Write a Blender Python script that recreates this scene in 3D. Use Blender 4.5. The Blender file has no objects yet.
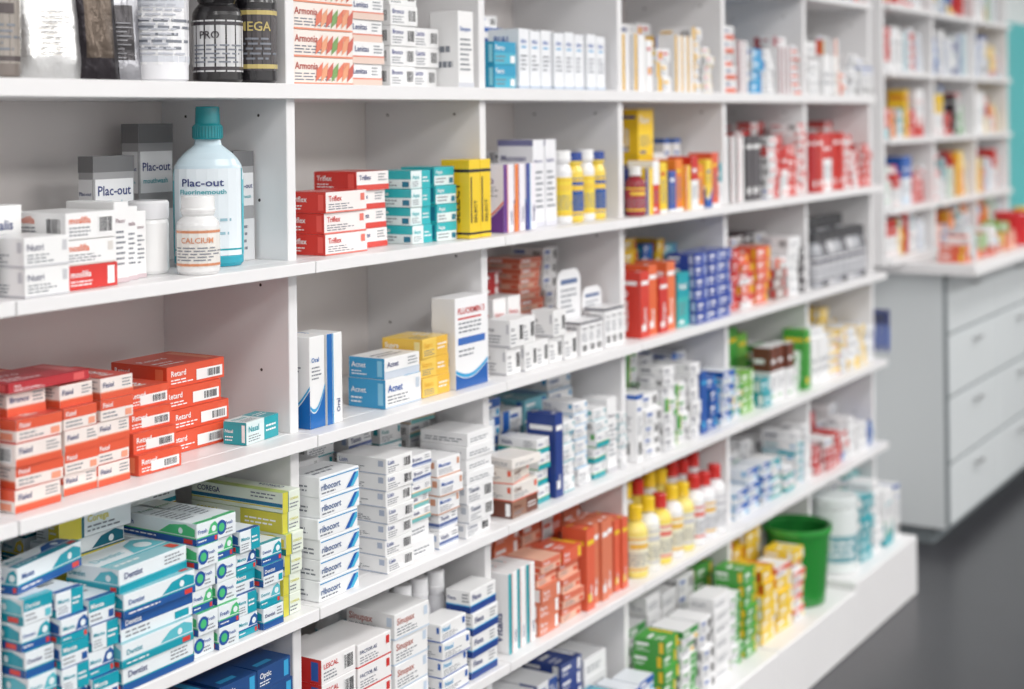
import bpy, math, random
from mathutils import Vector, Matrix
rn = random.Random(11)
scene = bpy.context.scene

# ------------------------------------------------------------ materials
def lin(c):
    o=[]
    for k in c[:3]:
        k=k/255.0
        o.append(k/12.92 if k<=.04045 else ((k+.055)/1.055)**2.4)
    return (o[0],o[1],o[2],1.0)

def attr_mat(name, rough, metallic=0.0, bump=0.0, var=.06, coat=0.0):
    m=bpy.data.materials.new(name); m.use_nodes=True
    nt=m.node_tree; b=nt.nodes['Principled BSDF']
    a=nt.nodes.new('ShaderNodeAttribute'); a.attribute_name='Col'
    n=nt.nodes.new('ShaderNodeTexNoise'); n.inputs['Scale'].default_value=14
    mr=nt.nodes.new('ShaderNodeMapRange'); mr.inputs['To Min'].default_value=1-var; mr.inputs['To Max'].default_value=1.0
    tc=nt.nodes.new('ShaderNodeTexCoord')
    nt.links.new(tc.outputs['Object'], n.inputs['Vector'])
    nt.links.new(n.outputs['Fac'], mr.inputs['Value'])
    mx=nt.nodes.new('ShaderNodeVectorMath'); mx.operation='SCALE'
    nt.links.new(a.outputs['Color'], mx.inputs[0]); nt.links.new(mr.outputs['Result'], mx.inputs['Scale'])
    nt.links.new(mx.outputs['Vector'], b.inputs['Base Color'])
    b.inputs['Roughness'].default_value=rough
    b.inputs['Metallic'].default_value=metallic
    b.inputs['Coat Weight'].default_value=coat
    if bump:
        bp=nt.nodes.new('ShaderNodeBump'); bp.inputs['Strength'].default_value=bump; bp.inputs['Distance'].default_value=.003
        n2=nt.nodes.new('ShaderNodeTexNoise'); n2.inputs['Scale'].default_value=60
        nt.links.new(tc.outputs['Object'], n2.inputs['Vector'])
        nt.links.new(n2.outputs['Fac'], bp.inputs['Height']); nt.links.new(bp.outputs['Normal'], b.inputs['Normal'])
    return m

def solid_mat(name,col,rough,noise=0.0,scale=5,metallic=0):
    m=bpy.data.materials.new(name); m.use_nodes=True
    nt=m.node_tree; b=nt.nodes['Principled BSDF']
    b.inputs['Roughness'].default_value=rough; b.inputs['Metallic'].default_value=metallic
    c=lin(col)
    n=nt.nodes.new('ShaderNodeTexNoise'); n.inputs['Scale'].default_value=scale; n.inputs['Detail'].default_value=4
    tc=nt.nodes.new('ShaderNodeTexCoord'); nt.links.new(tc.outputs['Object'], n.inputs['Vector'])
    r=nt.nodes.new('ShaderNodeValToRGB')
    r.color_ramp.elements[0].position=.3; r.color_ramp.elements[1].position=.7
    r.color_ramp.elements[0].color=tuple(k*(1-noise) for k in c[:3])+(1,)
    r.color_ramp.elements[1].color=c
    nt.links.new(n.outputs['Fac'], r.inputs['Fac']); nt.links.new(r.outputs['Color'], b.inputs['Base Color'])
    return m

CARD=attr_mat('printed_card',.38,coat=.2)
PLAS=attr_mat('plastic',.22,coat=.3,var=.03)
FOIL=attr_mat('foil',.28,metallic=.75,bump=.5)
LAM=solid_mat('white_laminate',(238,237,238),.35,.03,3)
BACK=solid_mat('back_panel',(234,228,226),.5,.03,2)
DARK=solid_mat('dark_hole',(70,66,64),.7,.1)
FLOOR=solid_mat('floor_vinyl',(58,58,62),.3,.12,6)
WALL=solid_mat('wall_paint',(234,234,234),.7,.02,2)
TEAL=solid_mat('teal_paint',(80,180,182),.5,.04,2)
CAB=solid_mat('cabinet_paint',(214,219,221),.4,.02,2)
CABD=solid_mat('cabinet_gap',(120,128,132),.6,.02,2)
STEEL=solid_mat('steel',(190,190,190),.3,.02,2,1)
MATS=[CARD,PLAS,FOIL,LAM,BACK,DARK,CAB,CABD,STEEL,TEAL]
CA,PL,FO,LA,BA,DK,CB,CG,ST,TE=range(10)

# ------------------------------------------------------------ mesh builder
class MB:
    def __init__(s): s.V=[];s.F=[];s.C=[];s.M=[];s.S=[]
    def poly(s,pts,col=(255,255,255),mat=0,smooth=False):
        b=len(s.V); s.V.extend(pts); s.F.append(tuple(range(b,b+len(pts)))); s.C.append(lin(col)); s.M.append(mat); s.S.append(smooth)
    def mesh(s,verts,faces,col,mat=0,smooth=False):
        b=len(s.V); s.V.extend(verts); c=lin(col)
        for f in faces:
            s.F.append(tuple(i+b for i in f)); s.C.append(c); s.M.append(mat); s.S.append(smooth)
    def finish(s,name,parent=None):
        xs=[v[0] for v in s.V]; ys=[v[1] for v in s.V]; zs=[v[2] for v in s.V]
        o=Vector(((min(xs)+max(xs))/2,(min(ys)+max(ys))/2,min(zs)))
        me=bpy.data.meshes.new(name)
        me.from_pydata([Vector(v)-o for v in s.V],[],s.F)
        used=sorted(set(s.M)); mp={m:i for i,m in enumerate(used)}
        for m in used: me.materials.append(MATS[m])
        me.polygons.foreach_set('material_index',[mp[m] for m in s.M])
        me.polygons.foreach_set('use_smooth',s.S)
        ca=me.color_attributes.new('Col','FLOAT_COLOR','CORNER')
        buf=[]
        for f,c in zip(s.F,s.C): buf.extend(c*len(f))
        ca.data.foreach_set('color',buf)
        me.update()
        ob=bpy.data.objects.new(name,me); ob.location=o
        scene.collection.objects.link(ob)
        return ob

def cbox(mb,T,w,d,h,col,mat=0,c=.0009):
    c=min(c,w*.2,d*.2,h*.2)
    dims=(w,d,h); vs={}; verts=[]
    for sx in (0,1):
        for sy in (0,1):
            for sz in (0,1):
                s=(sx,sy,sz)
                for ax in range(3):
                    p=[0,0,0]
                    for k in range(3):
                        full=dims[k]*s[k]; ins=full+(c if s[k]==0 else -c)
                        p[k]=full if k==ax else ins
                    vs[(s,ax)]=len(verts); verts.append(T(Vector(p)))
    faces=[]
    for ax in range(3):
        a,b=[k for k in range(3) if k!=ax]
        for s0 in (0,1):
            q=[]
            for (i,j) in ((0,0),(1,0),(1,1),(0,1)):
                s=[0,0,0]; s[ax]=s0; s[a]=i; s[b]=j; q.append(vs[(tuple(s),ax)])
            faces.append(q)
        for i in (0,1):
            for j in (0,1):
                s1=[0,0,0]; s1[a]=i; s1[b]=j; s2=list(s1); s2[ax]=1
                s1=tuple(s1); s2=tuple(s2)
                faces.append([vs[(s1,a)],vs[(s2,a)],vs[(s2,b)],vs[(s1,b)]])
    for sx in (0,1):
        for sy in (0,1):
            for sz in (0,1):
                s=(sx,sy,sz); faces.append([vs[(s,0)],vs[(s,1)],vs[(s,2)]])
    mb.mesh(verts,faces,col,mat)

def slab(mb,x0,x1,y0,y1,z0,z1,col=(255,255,255),mat=LA,c=.0012):
    cbox(mb,lambda p:(p[0]+x0,p[1]+y0,p[2]+z0),x1-x0,y1-y0,z1-z0,col,mat,c)

# ------------------------------------------------------------ text
_tc={}
def word_mesh(w):
    if w in _tc: return _tc[w]
    cu=bpy.data.curves.new('t','FONT'); cu.body=w; cu.resolution_u=2; cu.offset=.014
    ob=bpy.data.objects.new('t',cu); scene.collection.objects.link(ob)
    dg=bpy.context.evaluated_depsgraph_get()
    me=bpy.data.meshes.new_from_object(ob.evaluated_get(dg))
    vs=[(v.co.x,v.co.y) for v in me.vertices]; fs=[tuple(p.vertices) for p in me.polygons]
    bpy.data.objects.remove(ob); bpy.data.curves.remove(cu); bpy.data.meshes.remove(me)
    if not vs: vs=[(0,0),(1,0),(1,.7)]; fs=[(0,1,2)]
    x0=min(v[0] for v in vs); x1=max(v[0] for v in vs)
    _tc[w]=([(a-x0,b) for a,b in vs],fs,x1-x0); return _tc[w]

class Face:
    def __init__(s,mb,P,W,H,mat=0,curved=False): s.mb=mb;s.P=P;s.W=W;s.H=H;s.mat=mat;s.cv=curved
    def rect(s,a,b,c,d,col,l=1):
        off=.00025*l; n=8 if s.cv else 1
        a*=s.W;c*=s.W;b*=s.H;d*=s.H
        for i in range(n):
            u0=a+(c-a)*i/n; u1=a+(c-a)*(i+1)/n
            s.mb.poly([s.P(u0,b,off),s.P(u1,b,off),s.P(u1,d,off),s.P(u0,d,off)],col,s.mat)
    def poly(s,pts,col,l=1):
        s.mb.poly([s.P(u*s.W,v*s.H,.00025*l) for u,v in pts],col,s.mat)
    def disc(s,cu,cv,r,col,l=1,n=18):
        s.mb.poly([s.P(cu*s.W+r*math.cos(t*6.2832/n),cv*s.H+r*math.sin(t*6.2832/n),.00025*l) for t in range(n)],col,s.mat)
    def text(s,w,a,b,col,th,maxw=1,l=3,rot=False):
        vs,fs,ww=word_mesh(w)
        sc=th/.72
        if ww*sc>maxw: sc=maxw/ww
        a*=s.W;b*=s.H
        if rot: V=[s.P(a-y*sc,b+x*sc,.00025*l) for x,y in vs]
        else: V=[s.P(a+x*sc,b+y*sc,.00025*l) for x,y in vs]
        s.mb.mesh(V,fs,col,s.mat)
    def dashes(s,a,b,c,d,n,col,l=2):
        for i in range(n):
            v=d-(d-b)*(i+.5)/n; hh=(d-b)/n*.2; u=a
            end=c-(c-a)*rn.random()*.4
            while u<end:
                u2=min(end,u+(c-a)*rn.uniform(.08,.24)); s.rect(u,v-hh,u2,v+hh,col,l); u=u2+(c-a)*.04
    def bars(s,a,b,c,d,l=3):
        s.rect(a,b,c,d,(250,250,250),l-1)
        n=11; u=a+(c-a)*.06; st=(c-a)*.88/n
        for i in range(n):
            k=rn.uniform(.3,.8)*st; s.rect(u,b+(d-b)*.12,u+k,d-(d-b)*.1,(55,55,60),l); u+=st

WORDS=['Dermal','Vitalis','Calcium','Omega 3','Fluor','Gastro','Alergin','Mucosan','Bronco','Tiamin','Lacto','Nasal','Dental','Sinupax','Ferro','Cardio','Optic','Flexa']
GR=(125,130,140); WH=(252,252,252); NV=(45,60,120)

def design(f,st,c1,c2,word,det=1):
    W,H=f.W,f.H; R=f.rect
    tall=H>W*1.25
    def word_(a,b,col,th,mw):
        if det: f.text(word,a,b,col,th,mw)
        else: R(a,b,min(.95,a+mw/W*.8),b+min(.2,th/H),col,3)
    if st=='none': return
    if st=='blank':
        f.dashes(.1,.2,.9,.6,2,GR); return
    if tall:
        if st=='full':
            R(0,0,1,1,c1)
            if det: f.text(word,.62,.12,WH,W*.3,H*.6,rot=True)
            R(.1,.8,.9,.86,c2,2); R(.15,.1,.6,.2,c2,2)
        elif st in('left','stripe','half'):
            R(0,0,.34,1,c1); R(.36,0,.42,1,c2,2)
            if det: f.text(word,.82,.12,NV,W*.22,H*.6,rot=True)
        elif st in('bottom','swoosh'):
            pts=[(0,0),(1,0)]+[(1-i/8,.42-.26*math.sin(i/8*2.2)) for i in range(9)]
            f.poly(pts,c1,1)
            pts=[(1-i/8,.47-.26*math.sin(i/8*2.2)) for i in range(9)]
            pts=pts+[(a,b-.035) for a,b in reversed(pts)]
            f.poly(pts,c2,2)
            word_(.1,.72,c1 if sum(c1)<600 else NV,W*.2,W*.7); f.dashes(.12,.52,.88,.68,4,GR)
        elif st=='two':
            R(0,.55,1,1,c1); word_(.1,.7,WH,W*.22,W*.7); f.dashes(.12,.2,.88,.45,5,GR); R(.1,.06,.5,.12,c2,2)
        elif st=='barcode':
            word_(.1,.76,c1,W*.22,W*.7); R(0,.93,1,1,c1); f.dashes(.12,.4,.88,.68,6,GR); f.bars(.15,.08,.85,.32)
        elif st=='top':
            R(0,.75,1,1,c1); word_(.1,.55,NV,W*.22,W*.7); f.dashes(.12,.15,.88,.45,5,GR)
        elif st=='disc':
            f.disc(.5,.4,W*.3,c1,1); f.disc(.5,.4,W*.17,c2,2); word_(.1,.8,c1,W*.22,W*.7)
        else:
            word_(.1,.74,c1,W*.22,W*.7); f.dashes(.12,.2,.88,.66,7,GR); R(0,0,1,.06,c2)
        return
    th=min(H*.27,W*.12)
    if st=='full':
        R(0,0,1,1,c1); word_(.07,.52,WH,th,W*.5); f.dashes(.07,.12,.5,.4,2,WH); R(.8,.12,.94,.88,c2,2)
    elif st=='left':
        R(0,0,.3,1,c1); R(.3,0,.335,1,c2,2); word_(.38,.55,NV if sum(c1)>500 else c1,th,W*.5); f.dashes(.38,.12,.9,.45,2,GR)
    elif st=='half':
        R(.55,0,1,1,c1); word_(.06,.55,c1,th,W*.42); f.dashes(.06,.1,.48,.44,3,GR); f.dashes(.6,.3,.95,.7,2,WH)
    elif st=='bottom':
        R(0,0,1,.3,c1); R(0,.3,1,.36,c2,2); word_(.07,.55,NV,th,W*.5); f.dashes(.66,.45,.95,.9,3,GR)
    elif st=='two':
        R(0,.52,1,1,c1); word_(.06,.64,WH,H*.22,W*.5); f.dashes(.06,.1,.6,.45,2,GR); R(.74,.1,.94,.4,c2,2)
    elif st=='stripe':
        R(0,.28,1,.46,c1); R(0,.2,1,.25,c2,2); word_(.07,.58,NV,th,W*.5); f.dashes(.66,.58,.95,.92,2,GR)
    elif st=='tube':
        R(0,0,1,.3,c1); R(0,.3,1,.36,c2,2); word_(.06,.52,c1,H*.22,W*.42); f.dashes(.06,.1,.5,.24,1,WH,3)
        f.poly([(.52,.4),(.98,.4),(.98,.75),(.86,.92),(.66,.8)],c2,2); f.disc(.8,.6,H*.14,(235,245,248),3); R(.84,.06,.95,.26,(222,60,50),3)
    elif st=='swoosh':
        pts=[(.5,0),(1,0)]+[(1-i/8*.5,.95-.95*(i/8)**.6) for i in range(9)]
        f.poly(pts,c1,1)
        pts=[(.38,0),(.5,0)]+[(1-i/8*.5,.95-.95*(i/8)**.6) for i in range(8,-1,-1)]+[(1-i/8*.55,1-.9*(i/8)**.6) for i in range(1,8)]
        f.poly(pts,c2,2)
        word_(.06,.55,NV,th,W*.42); f.dashes(.06,.12,.4,.45,2,GR)
    elif st=='barcode':
        word_(.06,.6,c1,th,W*.42); f.dashes(.06,.1,.5,.5,3,GR); f.bars(.64,.15,.94,.85)
    elif st=='top':
        R(0,.7,1,1,c1); word_(.07,.36,NV,th,W*.5); f.dashes(.07,.06,.6,.28,1,GR)
    elif st=='disc':
        f.disc(.24,.5,H*.34,c1,1); f.disc(.24,.5,H*.2,c2,2); word_(.45,.55,c1,th,W*.45); f.dashes(.45,.12,.9,.42,2,GR)
    else:
        word_(.06,.56,c1,th,W*.5); f.dashes(.06,.12,.7,.46,3,GR); R(0,0,1,.07,c2); R(.84,.5,.94,.85,c2,2)

def box(mb,x,y,z,w,d,h,base=(245,245,245),st='plain',c1=(200,60,50),c2=(60,90,180),word=None,rot=0,side=None,top=None,det=1,mat=CA):
    word=word or rn.choice(WORDS)
    ca,sa=math.cos(rot),math.sin(rot)
    T=lambda p:(x+p[0]*ca-p[1]*sa, y+p[0]*sa+p[1]*ca, z+p[2])
    cbox(mb,T,w,d,h,base,mat)
    fr=Face(mb,lambda u,v,o:T((u,-o,v)),w,h,mat)
    lf=Face(mb,lambda u,v,o:T((-o,d-u,v)),d,h,mat)
    tp=Face(mb,lambda u,v,o:T((u,v,h+o)),w,d,mat)
    design(fr,st,c1,c2,word,det)
    sd=side if side else st
    if isinstance(sd,str): design(lf,sd,c1,c2,word,det)
    else: design(lf,sd[0],sd[1],sd[2],word,det)
    if top:
        if isinstance(top,str): design(tp,top,c1,c2,word,det)
        else: design(tp,top[0],top[1],top[2],word,det)
    elif st in('full',): design(tp,'full',c1,c2,word,0)

def stack(name,x,y,z,w,d,h,n,base=(245,245,245),st='plain',c1=(200,60,50),c2=(60,90,180),word=None,side=None,top=None,jit=.003,cols=1,rows=1,det=1,yaw=.05,colgap=.002,mb=None,tip=.0):
    own=mb is None
    if own: mb=MB()
    word=word or rn.choice(WORDS)
    for r in range(rows):
        for c in range(cols):
            for i in range(n):
                box(mb,x+c*(w+colgap)+rn.uniform(-jit,jit)*.5,y+r*(d+.004)+rn.uniform(-jit,jit),z+i*(h+.0004),w,d,h,base,st,c1,c2,word,rot=rn.uniform(-yaw,yaw)*.6+(tip if i==n-1 else 0),
                    side=side,top=top,det=det)
    if own: return mb.finish(name)
    return mb

def lathe(mb,cx,cy,z,prof,seg=28,a=1,b=1,rot=0,mat=PL):
    ca,sa=math.cos(rot),math.sin(rot)
    def pt(r,zz,k):
        t=2*math.pi*k/seg; px=r*a*math.sin(t); py=-r*b*math.cos(t)
        return (cx+px*ca-py*sa, cy+px*sa+py*ca, z+zz)
    for (r0,z0,c0),(r1,z1,c1) in zip(prof[:-1],prof[1:]):
        vs=[pt(r0,z0,k) for k in range(seg)]+[pt(r1,z1,k) for k in range(seg)]
        mb.mesh(vs,[(k,(k+1)%seg,seg+(k+1)%seg,seg+k) for k in range(seg)],c1,mat,True)
    r,zz,c=prof[-1]; mb.poly([pt(r,zz,k) for k in range(seg)],c,mat)
    r,zz,c=prof[0]; mb.poly([pt(r,zz,k) for k in range(seg)],c,mat)
def wrapface(mb,cx,cy,z,r,W,H,a=1,b=1,rot=0,mat=PL):
    ca,sa=math.cos(rot),math.sin(rot)
    def P(u,v,o):
        t=(u-W/2)/(r*(a+b)/2); px=(r*a+o*1.5+.0003)*math.sin(t); py=-(r*b+o*1.5+.0003)*math.cos(t)
        return (cx+px*ca-py*sa, cy+px*sa+py*ca, z+v)
    return Face(mb,P,W,H,mat,True)

def bottle(mb,cx,cy,z,r,h,body,cap,label=None,lc=(200,60,50),capr=.62,neck=.5,word=None,rot=-.7,a=1,b=1,det=1,caph=.18):
    hb=h*(1-caph)
    prof=[(r*.9,0,body),(r,.004,body),(r,hb*.78,body),(r*.97,hb*.82,body),(r*.88,hb*.87,body),(r*.72,hb*.92,body),(r*neck,hb*.96,body),(r*neck,hb,body)]
    lathe(mb,cx,cy,z,prof,a=a,b=b,rot=rot)
    rc=r*capr
    lathe(mb,cx,cy,z+hb,[(rc,0,cap),(rc,h*caph*.15,cap),(rc*.96,h*caph*.2,cap),(rc*.96,h*caph*.93,cap),(rc*.85,h*caph,cap)],seg=22,rot=rot)
    if label:
        f=wrapface(mb,cx,cy,z+hb*.12,r,r*3.4,hb*.6,a,b,rot)
        f.rect(0,0,1,1,label,1); f.rect(0,.9,1,.97,lc,2); f.rect(0,.03,1,.1,lc,2)
        f.dashes(.15,.15,.9,.55,5,GR)
        if word and det: f.text(word,.25,.64,lc,hb*.09,r*1.6)
        else: f.rect(.25,.66,.75,.8,lc,2)

def pouch(mb,x,y,z,w,h,th,col,col2,mat=FO,rot=0,word=None):
    nu,nv=12,18; ca,sa=math.cos(rot),math.sin(rot)
    seed=rn.random()*10
    def P(u,v,s):
        t=th*(1-abs(2*u-1)**3)*(max(0,1-v**3))*(.45+.55*min(1,v*6+.4))
        t+=.0018*math.sin(u*17+seed+v*9)+.0012*math.sin(v*23+seed*2)
        px=(u-.5)*w*(1-.04*math.sin(v*3.1)); py=s*t*.5+v*.02
        return (x+px*ca-py*sa,y+px*sa+py*ca,z+v*h)
    for s in(-1,1):
        vs=[P(i/nu,j/nv,s) for j in range(nv+1) for i in range(nu+1)]
        fs=[(j*(nu+1)+i,j*(nu+1)+i+1,(j+1)*(nu+1)+i+1,(j+1)*(nu+1)+i) for j in range(nv) for i in range(nu)]
        b=len(mb.F); mb.mesh(vs,fs,col,mat,True)
        for k in range(len(fs)):
            j=k//nu;i=k%nu
            if 3<=j<=10 and 2<=i<=9: mb.C[b+k]=lin(col2)
    f=Face(mb,lambda u,v,o:(P(u/w,v/h,-1)[0],P(u/w,v/h,-1)[1]-o*8,z+v),w,h,CA)
    f.cv=True
    if word:
        for k in range(9): f.rect(.28,.18+.035*k,.28+rn.uniform(.2,.45),.189+.035*k,(140,140,145),3)

# ------------------------------------------------------------ room
def wallbox(name,x0,x1,y0,y1,z0,z1,mat):
    mb=MB(); slab(mb,x0,x1,y0,y1,z0,z1,mat=LA,c=.0001); ob=mb.finish(name); ob.data.materials[0]=mat; return ob
wallbox('floor',-2.6,11.1,-4.6,.9,-.05,0,FLOOR)
wallbox('ceiling',-2.6,11.1,-4.6,.9,2.75,2.8,WALL)
wallbox('wall_back',-2.6,11.1,.29,.39,0,2.75,WALL)
wallbox('wall_front',-2.6,11.1,-4.6,-4.5,0,2.75,WALL)
wallbox('wall_left',-2.7,-2.6,-4.5,.29,0,2.75,WALL)
wallbox('wall_right',11.0,11.1,-4.5,.29,0,2.75,WALL)

# ------------------------------------------------------------ shelving unit
X0=1.256; BW=.534; D=.258
ups=[X0+BW*k for k in range(-2,7)]
ups[2]=1.232
ups[-1]=4.46
LV={'Z':1.742,'A':1.468,'B':1.202,'C':.942,'D':.684,'E':.438,'F':.15}
mb=MB()
for u in ups:
    slab(mb,u-.010,u+.010,0,D,.0,2.06)
    for yy in (.055,.205):
        zz=.26
        while zz<1.95:
            for sx in(-1,1):
                mb.poly([(u+sx*.0104,yy+.0026*math.cos(t*.7854),zz+.0026*math.sin(t*.7854)) for t in range(8)],(0,0,0),DK)
            zz+=.129
slab(mb,ups[0]-.01,ups[-1]+.01,D,D+.012,0,2.06,mat=BA)
for k in range(len(ups)-1):
    a,b=ups[k],ups[k+1]
    for n,z in LV.items():
        if n in('A','F'): continue
        if n=='Z': slab(mb,a+.0105,b-.0105,-.012,D-.0005,z-.018,z); continue
        slab(mb,a+.0105,b-.0105,0,D-.0005,z-.018,z)
        slab(mb,a+.001,b-.001,-.045,-.0003,z-.018,z)
    fz=LV['F']+(.02 if k==len(ups)-2 else 0)
    slab(mb,a+.0015,b-.0015,-.126,D-.001,.0,fz,c=.003)
slab(mb,ups[0]-.01,ups[-1]+.01,-.014,D-.001,LV['A']-.023,LV['A'])
slab(mb,ups[0]-.01,ups[-1]+.01,-.014,D-.001,2.06,2.085)
mb.finish('pharmacy_shelving_unit')

# ------------------------------------------------------------ products : bay 1
A,B,C,Dz,E,F=[LV[k]+.0005 for k in 'ABCDEF']
RED=(208,44,40);ORG=(228,88,56);TEALC=(20,160,172);BLU=(30,92,178);YEL=(246,204,40);SAL=(226,116,88);GRN=(66,162,68);PNK=(225,110,130);PUR=(104,52,138);SKY=(55,164,216);BRN=(110,60,45);BLK=(35,33,36);GLD=(190,165,90)
PG=(205,205,205)

mb=MB(); bottle(mb,1.288,.06,A,.034,.19,(118,108,102),(80,74,70),(160,152,144),(80,70,70)); mb.finish('supplement_jar')
mb=MB(); pouch(mb,1.375,.055,A,.095,.19,.035,(205,205,205),(238,236,232),rot=-.25,word=1); mb.finish('foil_pouch')
mb=MB(); pouch(mb,1.445,.04,A,.065,.18,.03,(42,38,42),(80,70,62),rot=-.2); mb.finish('foil_pouch')
mb=MB(); pouch(mb,1.492,.05,A,.06,.17,.03,(150,150,155),(60,58,60),rot=-.5,word=1); mb.finish('foil_pouch')
mb=MB(); bottle(mb,1.575,.065,A,.046,.245,(240,240,244),(240,240,240),(246,246,248),(215,218,226),b=.8,caph=.18)
f=wrapface(mb,1.575,.065,A+.02,.0465,.12,.16,1,.8,-.7); f.dashes(.15,.1,.85,.95,20,(195,198,208),4); mb.finish('supplement_tub')
mb=MB(); bottle(mb,1.664,.03,A,.036,.165,(30,28,30),(25,24,26),(214,214,216),(60,55,60),caph=.25,capr=.85,neck=.8,word='PRO'); mb.finish('black_bottle')
mb=MB(); bottle(mb,1.738,.026,A,.034,.19,(28,26,30),(25,24,26),(70,64,66),(200,180,110),caph=.2,capr=.8,neck=.8,word='MEGA'); mb.finish('black_bottle')

# B
stack('skincare_box_stack',1.250,-.035,B,.070,.075,.036,2,st='plain',c1=(120,120,140),c2=(205,205,210),word='Nutri')
mb=MB()
box(mb,1.332,-.02,B,.084,.10,.030,(236,60,50),'full',(216,48,42),(250,250,250),'moslilla',side='full')
box(mb,1.330,-.018,B+.0305,.086,.10,.032,st='plain',c1=(235,110,60),c2=(222,217,212),word='moslilla')
box(mb,1.331,-.020,B+.063,.084,.10,.034,st='barcode',c1=(235,110,60),c2=(230,225,220),word='moslilla')
box(mb,1.256,.045,B,.062,.08,.108,st='bottom',c1=(215,210,222),c2=(225,225,228))
mb.finish('skincare_box_stack')
mb=MB()
for i in range(3):
    box(mb,1.426+.0275*i,-.005+.012*i,B,.026,.09,.106-.008*i,st='plain',c1=(150,120,130),c2=(215,195,200),side='blank')
mb.finish('skincare_box_row')
def placbox(x,y,w,d,h):
    mb=MB()
    box(mb,x,y,B,w,d,h,(160,160,162),'none',side='none')
    for P,W in ((lambda u,v,o:(x+u,y-o,B+v),w),(lambda u,v,o:(x-o,y+d-u,B+v),d)):
        f=Face(mb,P,W,h)
        f.rect(0,.86,1,1,(112,112,114),1); f.rect(0,0,1,.38,(226,227,229),1); f.rect(.04,.50,.96,.80,(236,237,239),2)
        f.text('Plac-out',.1,.66,NV,h*.085,W*.8,4); f.text('mouthwash',.12,.57,TEALC,h*.045,W*.7,4); f.dashes(.1,.08,.9,.34,4,GR)
    mb.finish('mouthwash_carton')
placbox(1.512,.125,.078,.03,.163)
placbox(1.648,.175,.072,.035,.208)
placbox(1.728,.06,.045,.06,.165)
# mouthwash bottle
mb=MB()
bc=(208,228,238);tl=(30,160,182);rot=-.86
cx,cy=1.668,.055
prof=[(.046,0,tl),(.05,.005,tl),(.050,.014,tl),(.0505,.022,(60,175,195)),(.051,.09,(90,188,205)),(.051,.125,(120,200,214)),(.0505,.135,bc),(.048,.146,bc),(.043,.155,bc),(.035,.164,bc),(.026,.171,bc),(.020,.176,bc),(.018,.186,bc)]
lathe(mb,cx,cy,B,prof,seg=44,a=1,b=.62,rot=rot)
cap=(0,140,150)
lathe(mb,cx,cy,B+.184,[(.0205,0,cap),(.0215,.002,cap),(.0215,.02,cap),(.0185,.023,cap),(.0175,.046,cap),(.0165,.048,cap)],seg=30,rot=rot)
for k in range(30):
    t=k*2*math.pi/30
    lathe(mb,cx+.0213*math.cos(t),cy+.0213*math.sin(t),B+.186,[(.0011,0,(0,125,135)),(.0011,.017,(0,125,135))],seg=5)
f=wrapface(mb,cx,cy,B+.016,.0508,.100,.126,1,.62,rot)
f.rect(0,.0,1,1,(230,239,245),1); f.rect(.03,.06,.97,.08,TEALC,2); f.rect(.0,.0,.02,1,TEALC,2); f.rect(.98,.0,1,1,TEALC,2)
f.text('Plac-out',.19,.80,NV,.0125,.050,4); f.text('Fluorinemouth',.16,.71,TEALC,.008,.056,4); f.dashes(.15,.14,.85,.45,4,(150,190,205))
mb.finish('mouthwash_bottle')
mb=MB(); bottle(mb,1.575,-.012,B,.0295,.108,(240,240,240),(248,248,248),(240,236,230),(215,140,100),word='CALCIUM',capr=.82,neck=.78,rot=-.8,caph=.2); mb.finish('pill_bottle')
mb=MB(); lathe(mb,1.550,.058,B,[(.026,0,WH),(.028,.004,WH),(.028,.07,WH),(.026,.075,WH),(.0285,.076,(232,232,235)),(.0285,.098,(232,232,235)),(.026,.101,(232,232,235))]); mb.finish('cream_jar')

# C : orange boxes
def ostack(x,y,w,n):
    mb=MB()
    for i in range(n):
        box(mb,x+rn.uniform(-.003,.003),y+rn.uniform(-.005,.005),C+i*.0279,w,.11,.0275,(246,234,228),'two' if i%2 else 'bottom',ORG,(244,160,130),'Fisiol',rot=rn.uniform(-.04,.04),side=['two','bottom','barcode'][i%3],top=('full',(210,72,60),(230,120,100)))
    mb.finish('medicine_box_stack')
ostack(1.252,-.015,.072,4); ostack(1.336,-.005,.056,5); ostack(1.397,-.002,.056,5)
mb=MB(); box(mb,1.256,.0,C+.1420,.128,.085,.012,(190,45,50),'full',(186,38,48),(225,90,90),side='full',top=('full',(186,46,60),(220,120,120)))
box(mb,1.262,.01,C+.1115,.060,.085,.030,(240,225,218),'bottom',ORG,SAL); mb.finish('medicine_box')
mb=MB(); box(mb,1.252,.125,C,.16,.09,.135,(225,80,60),'full',(220,74,56),(240,150,120)); mb.finish('medicine_box')
kw2=dict(base=(234,92,62),side=('full',(228,80,50),(245,130,90)),top=('full',(224,78,50),(240,150,110)))
mb=MB()
for i in range(4):
    xx=1.466+rn.uniform(-.003,.003)+(.010 if i==3 else 0); yy=-.005+.01*i; r=rn.uniform(-.03,.03)
    box(mb,xx,yy,C+i*.0275,.078,.11,.027,st='full',c1=(230,84,52),c2=(232,92,60),word='Retard',rot=r,**kw2)
    f=Face(mb,lambda u,v,o:(xx+u*math.cos(r),yy-o+u*math.sin(r)-.0006,C+i*.0275+v),.078,.027); f.rect(.28,.12,.94,.62,(248,244,242),2); f.bars(.56,.16,.92,.58,4)
mb.finish('medicine_box_stack')
mb=MB()
for i in range(4):
    xx=1.574+.012*(i%2); yy=.05+.004*i
    box(mb,xx,yy,C+i*.0305,.118,.11,.030,st='full',c1=(230,84,52),c2=(232,92,60),word='Retard',**kw2)
    f=Face(mb,lambda u,v,o:(xx+u,yy-o-.0006,C+i*.0305+v),.118,.030); f.rect(.5,.14,.96,.66,(248,244,242),2); f.bars(.68,.18,.94,.62,4)
mb.finish('medicine_box_stack')
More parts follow.
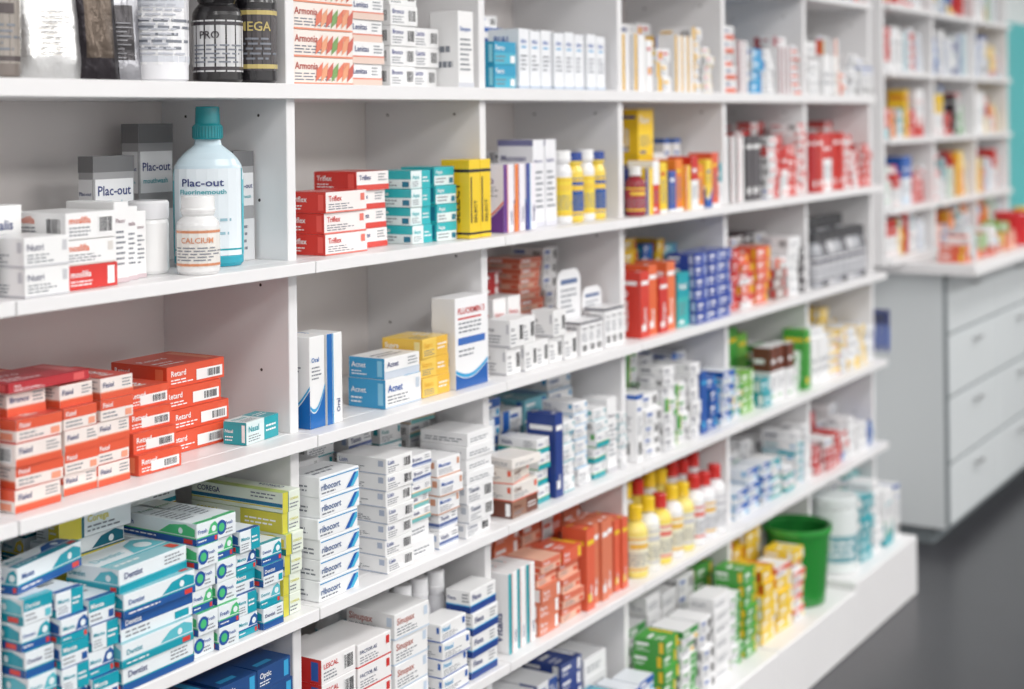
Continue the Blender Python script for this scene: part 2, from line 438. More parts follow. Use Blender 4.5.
mb=MB(); box(mb,1.680,-.002,C,.082,.04,.033,(225,240,240),'half',TEALC,(230,240,240),'Nasal',side=('full',TEALC,WH),rot=.12,top=('half',TEALC,WH)); mb.finish('medicine_box')

# D : toothpaste
NB=(24,84,156);TQ=(0,156,176)
def paste(x,y,z,w,d,h,n,mb,v=0,rot=0,tip=0):
    for i in range(n):
        c1,c2=[(NB,TQ),(TQ,NB),((25,80,160),(70,190,120)),((226,210,60),(20,100,120)),((0,130,155),(236,206,60))][v]
        st=[['tube','two','tube','bottom'],['tube','half','two'],['disc','disc','tube'],['left','tube'],['stripe','tube']][v]; st=st[(i+int(x*100))%len(st)]
        if v==0 and i%3==1: c1,c2=(0,150,170),(90,190,205)
        box(mb,x+rn.uniform(-.003,.003),y+rn.uniform(-.008,.005),z+i*(h+.0004),w,d,h,(236,243,247),st,c1,c2,['Dentist','Menta','Fresh','Corega','White'][v],
            side=('tube' if v!=3 else 'half',c1,c2),top=('tube',[(150,205,215),(90,180,195),(60,150,120),c1,c1][v],c2),rot=rot+rn.uniform(-.03,.03)+(tip if i==n-1 else 0))
mb=MB(); paste(1.250,-.03,Dz,.044,.17,.031,5,mb,0); paste(1.298,-.036,Dz,.043,.17,.03,5,mb,1); mb.finish('toothpaste_box_stack')
mb=MB(); paste(1.347,-.036,Dz,.043,.16,.032,4,mb,1); mb.finish('toothpaste_box_stack')
mb=MB(); paste(1.395,-.038,Dz,.131,.09,.031,5,mb,0,tip=.08); mb.finish('toothpaste_box_stack')
mb=MB(); paste(1.396,.080,Dz,.128,.045,.034,6,mb,3); mb.finish('denture_cream_box_stack')
mb=MB(); paste(1.40,.142,Dz,.15,.045,.034,6,mb,4); mb.finish('denture_cream_box_stack')
mb=MB(); paste(1.25,.200,Dz,.17,.045,.034,6,mb,0); mb.finish('toothpaste_box_stack')
mb=MB(); paste(1.534,-.036,Dz,.040,.15,.030,6,mb,2); paste(1.577,-.036,Dz,.040,.15,.030,6,mb,2); mb.finish('toothpaste_box_stack')
mb=MB(); paste(1.622,-.034,Dz,.042,.15,.030,5,mb,1); paste(1.670,-.034,Dz,.044,.15,.030,4,mb,0); mb.finish('toothpaste_box_stack')
mb=MB(); box(mb,1.258,-.01,Dz+.1575,.130,.038,.032,(236,243,247),'tube',NB,TQ,'Menta',rot=.22,top=('tube',TQ,NB)); mb.finish('toothpaste_box')
mb=MB()
for i in range(6):
    box(mb,1.728,-.03+rn.uniform(-.004,.004),Dz+.0304*i,.040,.18,.030,(232,240,225),'left',(215,208,70),(20,110,120),'COREGA',side=(['tube','half','stripe'][i%3],[(20,125,120),(214,204,70),(30,110,150)][i%3],(226,214,70)),top=('half',(190,210,110),(240,240,200)))
mb.finish('denture_cream_box_stack')
mb=MB(); paste(1.565,.16,Dz,.14,.045,.036,6,mb,4); mb.finish('denture_cream_box_stack')

# ------------------------------------------------------------ bay 2
mb=MB()
for i in range(4):
    z=A+i*.0425
    box(mb,1.815,.02,z,.155,.07,.042,(248,236,228),'plain',(180,70,55),(232,140,110),'Armonia',side='plain')
    f=Face(mb,lambda u,v,o,z=z:(1.815+u,.02-o,z+v),.155,.042)
    for k in range(7):
        cu=.38+.085*k; f.poly([(cu,.1),(cu+.1,.35),(cu+.12,.85),(cu+.02,.55)],[SAL,(235,160,120),(205,95,80),(120,160,90)][k%4],4)
mb.finish('herbal_box_stack')
stack('medicine_box_stack',1.985,.035,A,.085,.08,.036,4,st='bottom',c1=(232,205,192),c2=SAL,word='Lenitas')
stack('medicine_box_stack',2.085,.03,A,.075,.09,.034,5,st='barcode',c1=(60,70,140),c2=PUR,side='barcode')
stack('medicine_box_stack',2.168,.04,A,.075,.09,.034,3,st='barcode',c1=(60,70,140),c2=PUR,side='plain')
stack('medicine_box',2.25,.0,A,.050,.06,.135,1,st='plain',c1=(90,120,180),c2=(210,212,220),side='blank')
kw=dict(base=(250,242,240),st='plain',c1=RED,c2=(236,120,105),side=('full',(218,54,44),(240,90,80)),top=('full',(214,52,46),(240,90,80)))
stack('medicine_box_stack',1.862,-.005,B,.105,.075,.0325,3,word='Triflex',**kw)
stack('medicine_box_stack',1.985,.03,B,.085,.09,.031,4,word='Triflex',base=(250,244,242),st='bottom',c1=(224,70,60),c2=WH,side=('full',(216,52,44),(240,90,80)),top=('full',(216,54,46),(240,90,80)))
kw=dict(base=(236,248,248),c1=(40,182,190),c2=(20,120,150),top=('full',(50,186,192),(200,240,240)))
stack('medicine_box_stack',2.098,.0,B,.056,.07,.0305,4,st='half',side='two',word='Aqua',**kw)
stack('medicine_box_stack',2.163,-.005,B,.060,.07,.0315,4,st='two',side='full',word='Aqua',**kw)
mb=MB()
for i,xx in enumerate((2.232,2.270)):
    box(mb,xx,-.03+.002*i,B,.034,.06,.138,(246,208,34),'none',side='none')
    for P,W in ((lambda u,v,o:(xx+u,-.03+.002*i-o,B+v),.034),(lambda u,v,o:(xx-o,.03+.002*i-u,B+v),.06)):
        f=Face(mb,P,W,.138)
        f.rect(0,.84,1,.88,BLK); f.rect(0,.05,1,.08,BLK); f.rect(.1,.2,.22,.78,BLK,1); f.text('SELECT',.66,.2,BLK,W*.26,.08,rot=True)
mb.finish('yellow_medicine_box_row')

# C
mb=MB()
box(mb,1.815,-.01,C,.036,.06,.140,st='swoosh',c1=(0,100,178),c2=SKY,word='Oral',side='swoosh')
box(mb,1.854,-.012,C,.038,.06,.140,st='left',c1=(0,100,178),c2=SKY,word='Oral')
mb.finish('medicine_box_row')
mb=MB()
box(mb,2.0,-.015,C,.100,.075,.047,st='plain',c1=BLU,c2=(200,212,226),side=('full',(56,156,208),(140,205,235)),top=('half',(66,164,210),WH),word='Acnet')
box(mb,2.002,-.012,C+.0475,.098,.072,.034,st='bottom',c1=(212,220,232),c2=(200,212,226),side=('full',(56,156,208),(140,205,235)),top=('blank',WH,WH),word='Acnet')
mb.finish('medicine_box_stack')
stack('yellow_medicine_box_stack',2.108,-.01,C,.082,.08,.0325,3,base=(246,206,92),st='half',c1=(240,188,66),c2=(250,240,200),word='Supra',side=('full',(242,196,78),(250,230,160)),top=('half',(248,218,140),WH),tip=.06)
mb=MB(); box(mb,2.200,-.018,C,.102,.05,.158,(248,248,250),'none',side='blank')
f=Face(mb,lambda u,v,o:(2.200+u,-.018-o,C+v),.102,.158)
f.poly([(0,0),(1,0)]+[(1-i/8,.24-.14*math.sin(i/8*2.6)) for i in range(9)],(20,90,170)); f.poly([(1-i/8,.29-.14*math.sin(i/8*2.6)) for i in range(9)]+[(i/8,.25-.14*math.sin((1-i/8)*2.6)) for i in range(9)],SKY,2)
f.text('FLUORMIN 5',.08,.82,RED,.012,.085); f.rect(.08,.76,.8,.78,RED,2); f.dashes(.1,.6,.8,.74,3,GR); f.rect(.08,.48,.92,.56,(60,110,190),2); f.dashes(.1,.34,.8,.44,2,GR)
mb.finish('medicine_box')

# D
mb=MB()
for i in range(6):
    xx=1.808+rn.uniform(-.003,.003)
    box(mb,xx,-.03,Dz+.0314*i,.098,.07,.031,(246,248,250),'none',side='blank',top='blank')
    f=Face(mb,lambda u,v,o:(xx+u,-.0302-o,Dz+.0314*i+v),.098,.031)
    f.rect(.02,.84,.98,.9,(60,150,205)); f.text('ribocort',.04,.34,(70,100,150),.010,.05,4); f.dashes(.05,.1,.5,.28,1,GR)
    f.poly([(.66,.08),(.76,.08),(.93,.75),(.86,.75)],(20,95,180),3); f.poly([(.76,.08),(.84,.08),(.97,.5),(.97,.75),(.93,.75)],(70,180,220),3)
mb.finish('cream_box_stack')
def mixstack(x,y,w,d,H,pal,det=1,jit=.008,maxh=.034):
    mb=MB(); z=Dz_[0]; top=z+H
    while True:
        base,c1,c2,st=rn.choice(pal); h=rn.uniform(.02,maxh); n=rn.randint(1,4); ww=w*rn.uniform(.82,1); word=rn.choice(WORDS)
        if z+h>top: break
        for i in range(n):
            if z+h>top: break
            sd=rn.choice([st,'plain','barcode']) if (base[0]>225 and base[2]>200) else st
            box(mb,x+rn.uniform(0,max(.001,w-ww)),y+rn.uniform(-jit,jit)*.6,z,ww,d,h,base,st,c1,c2,word,rot=rn.uniform(-.05,.05),side=sd,det=det); z+=h+.0004
    if mb.V: mb.finish('medicine_box_stack')
Dz_=[Dz]
W_=(246,246,247)
P_w2=[(W_,(90,100,130),(190,195,205),'barcode'),(W_,(120,120,130),PG,'plain'),(W_,(60,150,150),TEALC,'plain'),(W_,(90,110,165),(160,180,214),'stripe'),(W_,(120,120,130),PG,'blank'),(W_,BLU,(210,150,120),'plain'),(W_,(120,190,190),(240,190,120),'bottom')]
stack('medicine_box_stack',1.975,-.032,Dz,.072,.10,.026,7,word='Lisin',st='barcode',c1=(70,90,150),c2=(180,190,210),side='plain')
mixstack(1.83,.055,.08,.08,.215,P_w2); mixstack(1.83,.15,.08,.08,.22,P_w2); mixstack(1.925,.09,.075,.07,.22,P_w2)
mixstack(2.055,-.02,.066,.10,.19,P_w2); mixstack(2.05,.10,.075,.09,.225,P_w2); mixstack(2.13,-.026,.068,.10,.16,P_w2)
mixstack(2.208,-.03,.09,.10,.20,P_w2); mixstack(2.14,.10,.07,.09,.225,P_w2); mixstack(2.22,.10,.075,.09,.225,P_w2)
# E
mb=MB()
for i in range(4):
    box(mb,1.822,-.02,E+.0382*i,.085,.10,.038,(246,244,244),'barcode',RED,BLU,'LESCAL',side='full')
    box(mb,1.912,-.02,E+.0372*i,.088,.10,.037,(246,244,244),'plain',(40,60,110),RED,'FACTOR AE',side=('plain',RED,RED))
mb.finish('vitamin_box_stack')
stack('medicine_box_stack',2.01,-.02,E,.095,.10,.042,4,st='plain',c1=(190,120,110),c2=(200,215,232))
mb=MB()
for i in range(4):
    bottle(mb,2.04+.055*i,.14+.02*(i%2),E,.022,.20,(238,240,242),[(60,180,185),WH,WH,WH][i],(230,238,242),(90,170,190),capr=.8,neck=.7)
mb.finish('lotion_bottle_row')
mb=MB()
for i in range(3): bottle(mb,2.135+.05*i,.055,E,.021,.175,(240,240,244),(246,246,248),(236,240,246),(60,110,180),capr=.8,neck=.75)
mb.finish('lotion_bottle_row')
stack('medicine_box_stack',2.125,-.035,E,.08,.05,.03,4,st='plain',c1=SKY,c2=BLU)
stack('medicine_box_stack',2.215,-.035,E,.085,.05,.038,4,st='bottom',c1=(20,60,140),c2=SKY)
stack('medicine_box_stack',1.50,-.02,E,.09,.1,.03,6,base=(60,90,140),st='full',c1=(30,60,120),c2=SKY)
stack('medicine_box_stack',1.60,-.02,E,.075,.1,.03,6,base=(60,90,140),st='full',c1=(25,70,130),c2=SKY,cols=2)
stack('medicine_box_stack',1.28,-.02,E,.1,.1,.03,6,st='stripe',c1=BLU,c2=SKY,cols=2)

# ------------------------------------------------------------ generic filler
def fill(x0,x1,z,pal,hmin,hmax,y0=-.02,kind=None,det=0,back=True,gap=.007,name=None,wr=(.045,.095),backpal=None):
    x=x0
    while x<x1-.028:
        base,c1,c2,st=rn.choice(pal); k=kind or rn.choice(['lie','lie','stand'])
        H=rn.uniform(hmin,hmax)
        if k=='lie':
            w=min(rn.uniform(*wr),x1-x); d=rn.uniform(.06,.095)
            Dz_[0]=z; sub=[rn.choice(pal) for _ in range(2)]
            mixstack(x,y0+.006+rn.uniform(0,.01),w-.004,d,max(.04,H),sub,det=det,jit=.008); x+=w+gap
        else:
            mb=MB()
            w=rn.uniform(.024,.042); d=rn.uniform(.05,.08); m=rn.randint(1,3); H2=min(H,.16)
            m=max(1,min(m,int((x1-x)/(w+.002)))); w=min(w,x1-x)
            for i in range(m):
                box(mb,x+i*(w+.0015),y0+rn.uniform(0,.014),z,w-.001,d,H2,base,st,c1,c2,det=det)
            if rn.random()<.35 and H2<.14: box(mb,x+.002,y0+.02,z+H2+.0005,max(.03,m*w*.9),d*.8,.024,base,st,c1,c2,det=det,rot=rn.uniform(-.08,.08))
            x+=m*(w+.0015)+gap; mb.finish(name or 'medicine_box_row')
    if back:
        x=x0+.005; bp=backpal or pal
        while x<x1-.05:
            base,c1,c2,st=rn.choice(bp); w=min(rn.uniform(.06,.1),x1-x); h=rn.uniform(.028,.04); H=min(.21,rn.uniform(hmin,hmax)*1.2)
            stack('medicine_box_stack',x,y0+.13,z,w-.004,.09,h,max(1,int(H/h)),base,st,c1,c2,det=0,jit=.003,yaw=.02); x+=w+gap
P_white=[(W_,BLU,SKY,'plain'),(W_,TEALC,BLU,'stripe'),(W_,(90,90,110),(190,190,200),'plain'),(W_,RED,ORG,'bottom'),(W_,GRN,TEALC,'left')]
P_whiteplain=[(W_,(90,90,110),(200,200,205),'plain'),(W_,(150,150,160),(210,210,215),'blank'),(W_,BLU,(220,225,230),'barcode')]
P_blue=[((235,240,246),BLU,SKY,'two'),((50,100,180),(34,84,165),SKY,'full'),(W_,(20,70,150),TEALC,'half'),((150,200,210),(120,190,205),BLU,'full'),(W_,GRN,BLU,'stripe'),(W_,BLU,SKY,'left'),(W_,(90,110,150),SKY,'plain'),((40,70,140),(32,60,135),WH,'full')]
P_org=[((244,190,165),SAL,ORG,'two'),((235,110,65),(230,100,70),YEL,'full'),(W_,ORG,SAL,'half'),(W_,SAL,TEALC,'bottom'),((226,140,104),(224,124,92),WH,'full'),((240,180,150),SAL,WH,'plain')]
P_red=[((210,50,44),(200,42,40),(240,120,110),'full'),(W_,RED,ORG,'two'),((220,76,66),(212,66,60),WH,'full'),(W_,RED,BLU,'half'),((200,40,40),(190,36,40),WH,'full')]
P_yel=[((246,206,60),(246,200,40),RED,'full'),((246,206,60),(246,206,50),WH,'full'),((240,130,45),(236,124,44),YEL,'full'),(W_,YEL,RED,'half'),(W_,ORG,YEL,'two'),(W_,YEL,RED,'two')]
P_grn=[((80,170,70),(70,162,62),YEL,'full'),(W_,GRN,(150,200,70),'half'),((140,190,90),(122,184,76),WH,'full'),(W_,(60,150,70),YEL,'two')]
P_dark=[((60,60,64),(42,40,44),(190,190,190),'full'),((110,105,108),(84,80,84),WH,'full'),(W_,BLK,RED,'half')]
P_mix=P_white+P_blue[:3]+P_red[:2]+P_yel[:2]
P_teal=[((60,170,180),(40,162,174),WH,'full'),(W_,TEALC,SKY,'two'),(W_,TEALC,GRN,'bottom'),(W_,(150,170,180),TEALC,'plain')]

def bay(k): return ups[k+2]+.014, ups[k+3]-.014
# bay 3
x0,x1=bay(2)
stack('medicine_box_stack',2.385,.015,A,.075,.06,.043,2,base=(70,180,208),st='two',c1=(36,156,196),c2=WH,side=('full',(36,156,196),(150,220,235)))
mb=MB()
for i in range(8):
    xx=2.485+.0445*i; yy=.02+.002*(i%3)
    box(mb,xx,yy,A,.037,.07,.115-.003*(i%2),(242,244,248),'none',side='none')
    for P,W in ((lambda u,v,o:(xx+u,yy-o,A+v),.037),(lambda u,v,o:(xx-o,yy+.07-u,A+v),.07)):
        f=Face(mb,P,W,.112); f.text('BIAL',.2,.78,BLU,W*.2,W*.6); f.rect(.2,.7,.7,.73,SKY,2); f.dashes(.15,.3,.85,.6,4,GR); f.rect(0,0,1,.05,(190,205,225),1)
mb.finish('medicine_box_row')
fill(2.40,2.83,A,P_whiteplain,.12,.16,y0=.12,back=False)
mb=MB()
for i in range(3): box(mb,2.375+.04*i,-.01,B,.036,.07,.125,(246,242,248),'left',[PUR,(240,130,60),(60,70,150)][i],[ORG,PUR,SKY][i],side='swoosh')
mb.finish('medicine_box_row')
mb=MB()
for i in range(2): box(mb,2.515+.046*i,.01,B,.042,.08,.168,(242,242,246),'plain',(120,120,160),(220,220,230),side='barcode')
mb.finish('medicine_box_row')
mb=MB()
for i in range(4): bottle(mb,2.640+.047*i,.02,B,.021,.145-.005*(i%2),(246,214,80) if i%2 else (240,240,242),(40,70,150) if i%2 else (250,250,250),(30,80,160) if i%2 else (245,215,60),(240,200,60),capr=.95,neck=.9,caph=.12)
mb.finish('vitamin_tube_row')
fill(2.45,2.83,B,P_whiteplain,.12,.17,y0=.13,back=False)
mb=MB()
for i in range(5):
    for j in range([2,2,1,2,1][i]):
        box(mb,2.368+.052*i+rn.uniform(-.002,.002),-.02+rn.uniform(-.006,.006),C+.051*j,.047,.05,.05,(242,242,242),'barcode',(90,90,100),(200,200,205),'Gel',side='plain',rot=rn.uniform(-.05,.05))
    if i in(1,2): box(mb,2.37+.052*i,.045,C,.045,.05,.13,(244,242,242),'plain',RED,(210,210,215))
mb.finish('soap_box_stack')
fill(2.40,2.62,C,P_red,.15,.19,y0=.14,back=False)
mb=MB()
def arch(x,y,z,w,h,tray):
    r=w*.28; d=.003
    pts=[(0,0),(w,0)]+[(w-r+r*math.cos(t*math.pi/12),h-r+r*math.sin(t*math.pi/12)) for t in range(7)]+[(r+r*math.cos(t*math.pi/12),h-r+r*math.sin(t*math.pi/12)) for t in range(6,13)]
    fr=[(x+a,y,z+b) for a,b in pts]; bk=[(x+a,y+d,z+b) for a,b in pts]
    mb.poly(fr,(238,238,240)); mb.poly(bk,(238,238,240)); n=len(pts)
    for i in range(n): mb.poly([fr[i],fr[(i+1)%n],bk[(i+1)%n],bk[i]],(228,228,228))
    f=Face(mb,lambda u,v,o:(x+u,y-o,z+v),w,h); f.rect(.15,.82,.85,.88,(90,110,150),2); f.dashes(.15,.45,.85,.78,5,GR)
    for i in range(3):
        box(mb,x+.002+i*(w-.004)/3,y-.052,z,(w-.004)/3-.001,.048,tray,W_,'barcode',(90,90,100),GR)
arch(2.635,.03,C,.095,.165,.065); arch(2.745,.035,C,.085,.12,.08)
mb.finish('sample_display_stand')
fill(2.65,2.83,C,P_whiteplain+P_org[:2],.19,.22,y0=.12,back=False)
# bay3 D
mb=MB(); box(mb,2.36,-.03,Dz,.09,.07,.03,(150,110,90),'half',BRN,WH,side='full'); box(mb,2.362,-.03,Dz+.0305,.09,.07,.03,(236,230,224),'plain',BRN,ORG)
box(mb,2.368,-.028,Dz+.061,.085,.07,.028,(232,222,212),'plain',BRN,ORG,rot=.2); box(mb,2.362,-.03,Dz+.0895,.085,.07,.018,(246,240,234),'blank',BRN,ORG,rot=-.12); mb.finish('medicine_box_stack')
fill(2.47,x1,Dz,[P_blue[0],P_blue[2],P_blue[4],P_blue[5],P_blue[6],P_blue[7]]+P_teal[2:]+P_whiteplain[:1],.12,.19,y0=-.025,det=1,wr=(.04,.07),backpal=P_blue)
mb=MB(); box(mb,2.365,.06,Dz,.08,.09,.16,(230,236,244),'stripe',BLU,GRN,side='swoosh'); mb.finish('medicine_box')
fill(2.355,x1,E,P_org+P_org[:2]+[(W_,TEALC,SAL,'left')],.13,.19,y0=-.03,det=1,backpal=P_org)
fill(x0,x1,F,P_whiteplain+P_blue,.12,.16,y0=-.1,det=0)
# bay 4
x0,x1=bay(3)
fill(x0,x1,A,[(W_,YEL,RED,'bottom'),(W_,RED,YEL,'disc'),(W_,ORG,YEL,'plain'),(W_,(240,190,60),BLU,'left'),(W_,SAL,YEL,'two')],.10,.17,y0=.01)
mb=MB(); box(mb,3.025,.045,B+.122,.075,.06,.105,(246,208,30),'two',(244,200,24),(40,60,140),side='full')
box(mb,3.025,.045,B,.075,.06,.121,(246,208,30),'full',(246,204,26),(40,50,130)); mb.finish('yellow_medicine_box_stack')
mb=MB(); bottle(mb,2.897,-.012,B,.022,.105,(150,40,50),(240,240,240),(180,50,60),(240,200,60)); mb.finish('syrup_bottle')
mb=MB()
xx=2.925
for w_,h_,b_,c_,s_ in ((.035,.10,(246,208,40),(40,60,140),'left'),(.030,.115,(214,52,46),WH,'two'),(.034,.11,(246,208,50),RED,'plain'),(.034,.09,(60,90,170),WH,'plain'),(.036,.115,(240,130,50),YEL,'plain'),(.030,.10,(246,206,50),ORG,'half'),(.036,.12,W_,RED,'two'),(.034,.10,(240,140,60),YEL,'plain'),(.032,.11,(246,210,60),BLU,'bottom'),(.036,.125,(226,90,60),YEL,'plain'),(.034,.10,(244,244,246),TEALC,'two')):
    if xx+w_>x1: break
    box(mb,xx,-.03+rn.uniform(0,.01),B,w_,.06,h_,b_,s_,c_,WH,det=0); xx+=w_+.003
mb.finish('vitamin_box_row')
fill(3.12,x1,B,P_yel+P_whiteplain,.12,.2,y0=.1,back=False)
mb=MB()
for i in range(4): box(mb,2.90+.045*i,-.02+.004*(i%2),C,.041,.08,[.14,.15,.12,.15][i],[(216,60,46),(232,110,60),(214,56,46),(236,120,70)][i],'full',[(214,58,44),(230,104,58),(208,50,42),(234,118,70)][i],WH,det=1)
mb.finish('medicine_box_row')
stack('medicine_box_row',3.085,-.02,C,.062,.08,.12,1,base=(60,180,178),st='two',c1=TEALC,c2=WH)
stack('medicine_box_stack',3.155,-.03,C,.065,.07,.026,6,base=(60,90,175),st='full',c1=(40,70,162),c2=(190,200,230),cols=3,det=0)
fill(x0+.1,x1,C,P_blue[1:4]+P_red[:1]+P_yel[:1],.17,.21,y0=.1,back=False)
fill(x0,3.2,Dz,P_whiteplain+[(W_,GRN,YEL,'left')],.14,.2,y0=-.03)
fill(3.2,x1,Dz,P_blue,.1,.15,y0=-.03)
mb=MB()
for r in range(2):
    for i in range(8):
        xx=2.902+.058*i+.02*r
        if xx>x1-.03: continue
        cp=[YEL,YEL,RED,YEL,YEL,RED,RED,RED][i]; bd=[(246,226,120),(242,242,238),(246,222,100),(242,242,244),(246,228,130),(242,242,244),(240,240,242),(242,242,244)][i]
        bottle(mb,xx,.0+.065*r,E,.0265,.15+.02*r+.006*(i%2),bd,cp,(246,240,214) if i<5 else (238,238,240),[(240,190,80),(205,205,210),(230,120,110)][i%3],capr=.6,neck=.45,caph=.2,det=0)
mb.finish('capped_bottle_row')
fill(x0,x1,E,P_yel+P_org,.1,.14,y0=.12,back=False)
fill(x0,x1,F,P_grn+P_whiteplain,.14,.22,y0=-.09)
# bay 5
x0,x1=bay(4)
fill(x0,x1,A,[(W_,RED,BLU,'two'),(W_,(150,60,70),GR,'left'),(W_,SKY,BLU,'full'),(W_,GR,GR,'plain'),(W_,SAL,RED,'bottom')],.11,.18,y0=.0)
fill(x0,3.62,B,P_dark,.15,.2,y0=-.01,kind='stand')
fill(3.63,x1,B,P_red,.12,.2,y0=-.02)
fill(x0,3.66,C,P_org[1:3]+P_red[:3],.13,.18)
fill(3.67,x1,C,[((180,160,155),(165,145,140),RED,'full'),(W_,ORG,GRN,'left')]+P_dark[1:2]+P_whiteplain,.1,.16)
mb=MB()
for i in range(4): box(mb,3.50+.062*i,.10,Dz,.058,.07,[.17,.15,.18,.16][i],(80,170,70),'full',[(70,165,62),(120,185,76)][i%2],YEL,det=0)
mb.finish('green_medicine_box_row')
fill(x0,3.56,Dz,P_teal[1:]+P_grn+P_whiteplain,.08,.12,back=False)
fill(3.57,3.78,Dz,[((120,70,50),(110,60,45),WH,'full'),(W_,BRN,GRN,'two')]+P_teal[:1],.08,.14,back=False)
fill(3.79,x1,Dz,P_grn+[(W_,BRN,GRN,'two')],.11,.17,backpal=P_grn)
fill(x0,3.63,E,[((40,130,175),(28,116,164),WH,'full')]+P_blue[:2],.09,.14,kind='lie')
fill(3.63,x1,E,P_whiteplain+P_teal,.09,.15)
fill(x0,3.68,F,P_yel[:2]+[((246,170,90),(244,160,84),YEL,'full'),(W_,ORG,YEL,'two')],.17,.22,y0=-.09,kind='lie',wr=(.08,.12))
mb=MB(); g=(30,130,45)
lathe(mb,3.775,-.02,F,[(.068,0,g),(.072,.004,g),(.086,.185,g),(.092,.187,(50,155,62)),(.092,.2,(50,155,62)),(.087,.2,(40,140,55)),(.078,.19,(30,110,45)),(.069,.03,(30,110,45))],seg=40)
mb.finish('green_plastic_bucket')
# bay 6
x0,x1=bay(5)
fill(x0,x1,A,P_whiteplain+[(W_,ORG,YEL,'left')],.08,.16)
fill(x0,4.2,B,P_red,.17,.21,kind='stand'); fill(4.2,x1,B,P_red[1:],.12,.2)
mb=MB()
for r in range(2):
    for i in range(8):
        bottle(mb,x0+.035+.052*i,.0+.065*r,C,.022,.15+.03*r,[(170,172,178),(100,100,106),(206,206,210)][(i+r)%3],(70,70,74),(210,210,214),(100,100,110),det=0,capr=.8,neck=.7)
mb.finish('deodorant_bottle_row')
fill(x0,x1,Dz,P_yel+P_whiteplain+P_blue[1:2],.1,.15)
fill(x0,x1,E,P_red+P_blue+P_whiteplain,.07,.11)
mb=MB(); lathe(mb,x0+.085,-.03,F+.02,[(.06,0,W_),(.065,.004,W_),(.065,.17,(230,236,236)),(.062,.175,(230,236,236)),(.067,.176,(224,230,230)),(.067,.2,(224,230,230)),(.06,.203,(224,230,230))])
f=wrapface(mb,x0+.085,-.03,F+.04,.065,.2,.12,rot=-.9); f.rect(.1,.1,.9,.7,(120,170,180),1); f.dashes(.2,.2,.8,.6,3,WH); mb.finish('white_bucket_tub')
fill(x0+.17,x1,F+.02,P_teal+P_whiteplain+[((170,220,220),(150,210,212),TEALC,'full')],.16,.22,y0=-.09)
for k in range(2,6):
    x0,x1=bay(k); fill(x0,x1,LV['Z']+.0005,P_mix,.1,.18,y0=.01,back=False)
for k in (0,1):
    x0,x1=bay(k); fill(x0,x1,F,P_mix,.1,.18,y0=-.09,back=False)
for k in (-1,):
    x0,x1=bay(k)
    for z in (A,B,C,Dz,E,F): fill(x0,x1,z,P_mix,.08,.16,y0=-.0,back=False,det=1)

mb=MB()
slab(mb,4.471,4.500,-.03,.0,.80,.806,(60,60,60),PL)
for i in range(3):
    lathe(mb,4.487,-.035+.018*i,.70,[(.004,0,(30,60,150)),(.007,.02,(30,60,150)),(.007,.08,(40,80,170)),(.008,.081,(20,40,110)),(.008,.125,(20,40,110)),(.005,.128,(20,40,110))],seg=12)
mb.finish('marker_pen_set')

# ------------------------------------------------------------ counter cabinet + far shelves
mb=MB()
CX0,CX1,CY=4.966,8.6,-.065
slab(mb,CX0,CX1,CY,.288,.06,.89,mat=CB)
slab(mb,CX0+.03,CX1,CY+.05,.287,0,.06,mat=CG)
slab(mb,CX0-.06,CX1,-.19,.288,.892,.93,mat=LA,c=.004)
x=CX0+.008
rows=[(.075,.27),(.278,.485),(.493,.69),(.698,.88)]
while x<CX1-.3:
    slab(mb,x-.007,x-.001,CY-.012,CY,.07,.888,mat=CG,c=.0005)
    for a,b in rows:
        slab(mb,x,x+.60,CY-.018,CY,a,b,mat=CB,c=.003)
        slab(mb,x+.005,x+.595,CY-.016,CY,b,b+.007,mat=CG,c=.0005)
        slab(mb,x+.26,x+.34,CY-.040,CY-.034,b-.045,b-.038,mat=ST)
        for q in (.265,.327): slab(mb,x+q,x+q+.008,CY-.034,CY-.018,b-.044,b-.039,mat=ST)
    x+=.606
mb.finish('drawer_counter_cabinet')
mb=MB(); fu=[4.74,5.28,5.82,6.3]
for u in fu: slab(mb,u-.01,u+.01,.05,.285,.931,2.2)
slab(mb,fu[0],fu[-1],.272,.286,.931,2.2,mat=BA)
FZ=[1.11,1.335,1.55,1.765,1.98]
for i in range(len(fu)-1):
    for z in FZ+([.949] if i==0 else []): slab(mb,fu[i]+.0105,fu[i+1]-.0105,.03,.272,z-.018,z)
slab(mb,fu[0]-.01,fu[-1]+.01,.04,.285,2.2,2.22)
mb.finish('display_shelving_unit')
P_far=P_mix+P_red[:3]+P_grn[:2]+P_yel+P_teal[:2]+P_blue[:3]+P_dark[:1]+P_whiteplain
for i in range(len(fu)-1):
    for z in FZ+[.949 if i==0 else .931]:
        fill(fu[i]+.02,fu[i+1]-.02,z+.0005,P_far if z<1.5 else P_mix+P_whiteplain,.10,.18,y0=.07,back=False,wr=(.05,.09))
wallbox('teal_wall_panel',6.315,8.6,.05,.288,.932,1.78,TEAL)
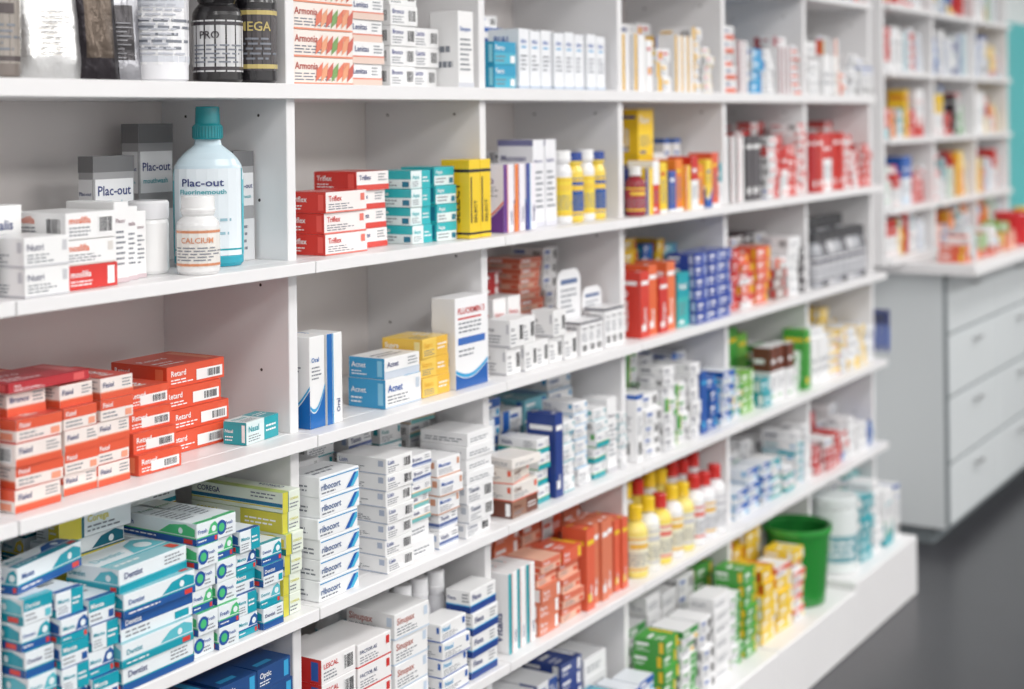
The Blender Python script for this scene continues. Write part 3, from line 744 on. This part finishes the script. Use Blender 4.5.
fill(4.95,5.62,.9305,P_mix+P_org+P_grn,.05,.12,y0=-.15,back=False,name='counter_box_pile')
mb=MB()
for x_,c in ((5.75,(205,40,45)),(6.05,(225,190,60)),(6.35,(200,60,90)),(6.7,(60,140,90))):
    lathe(mb,x_,-.10,.9305,[(.05,0,c),(.055,.004,c),(.07,.11,c),(.074,.112,c),(.07,.118,c),(.06,.05,c)])
mb.finish('counter_basket_set')

# ------------------------------------------------------------ lights
def panel(x,y,sx,sy,e):
    mb=MB(); slab(mb,x-sx/2-.03,x+sx/2+.03,y-sy/2-.03,y+sy/2+.03,2.72,2.749,mat=LA); mb.finish('ceiling_light_panel')
    l=bpy.data.lights.new('ceiling_lamp','AREA'); l.shape='RECTANGLE'; l.size=sx; l.size_y=sy; l.energy=e; l.color=(1,.985,.965)
    o=bpy.data.objects.new('ceiling_lamp',l); o.location=(x,y,2.715); scene.collection.objects.link(o)
for x in (-.6,1.4,3.4,5.4,7.6):
    panel(x,-1.5,1.3,.6,20)
    panel(x,-3.2,1.3,.9,47)
w=bpy.data.worlds.new('world'); scene.world=w; w.use_nodes=True
w.node_tree.nodes['Background'].inputs[0].default_value=(.9,.95,1,1); w.node_tree.nodes['Background'].inputs[1].default_value=.5

# ------------------------------------------------------------ camera
cd=bpy.data.cameras.new('camera'); cam=bpy.data.objects.new('camera',cd); scene.collection.objects.link(cam)
cd.sensor_width=36; cd.lens=53.86; cd.shift_y=-.2197
th=math.radians(31.75)
cam.matrix_world=Matrix.Translation((0,-1.5,1.41))@Matrix.Rotation(th-math.pi/2,4,'Z')@Matrix.Rotation(math.pi/2,4,'X')@Matrix.Rotation(-.0122,4,'Z')
cd.dof.use_dof=True; cd.dof.focus_distance=2.25; cd.dof.aperture_fstop=2.5
cd.clip_start=.05
scene.camera=cam
scene.view_settings.view_transform='Standard'
scene.view_settings.look='None'
scene.view_settings.exposure=0
scene.view_settings.gamma=1.04
print('objects',len(scene.objects),'faces',sum(len(m.polygons) for m in bpy.data.meshes))
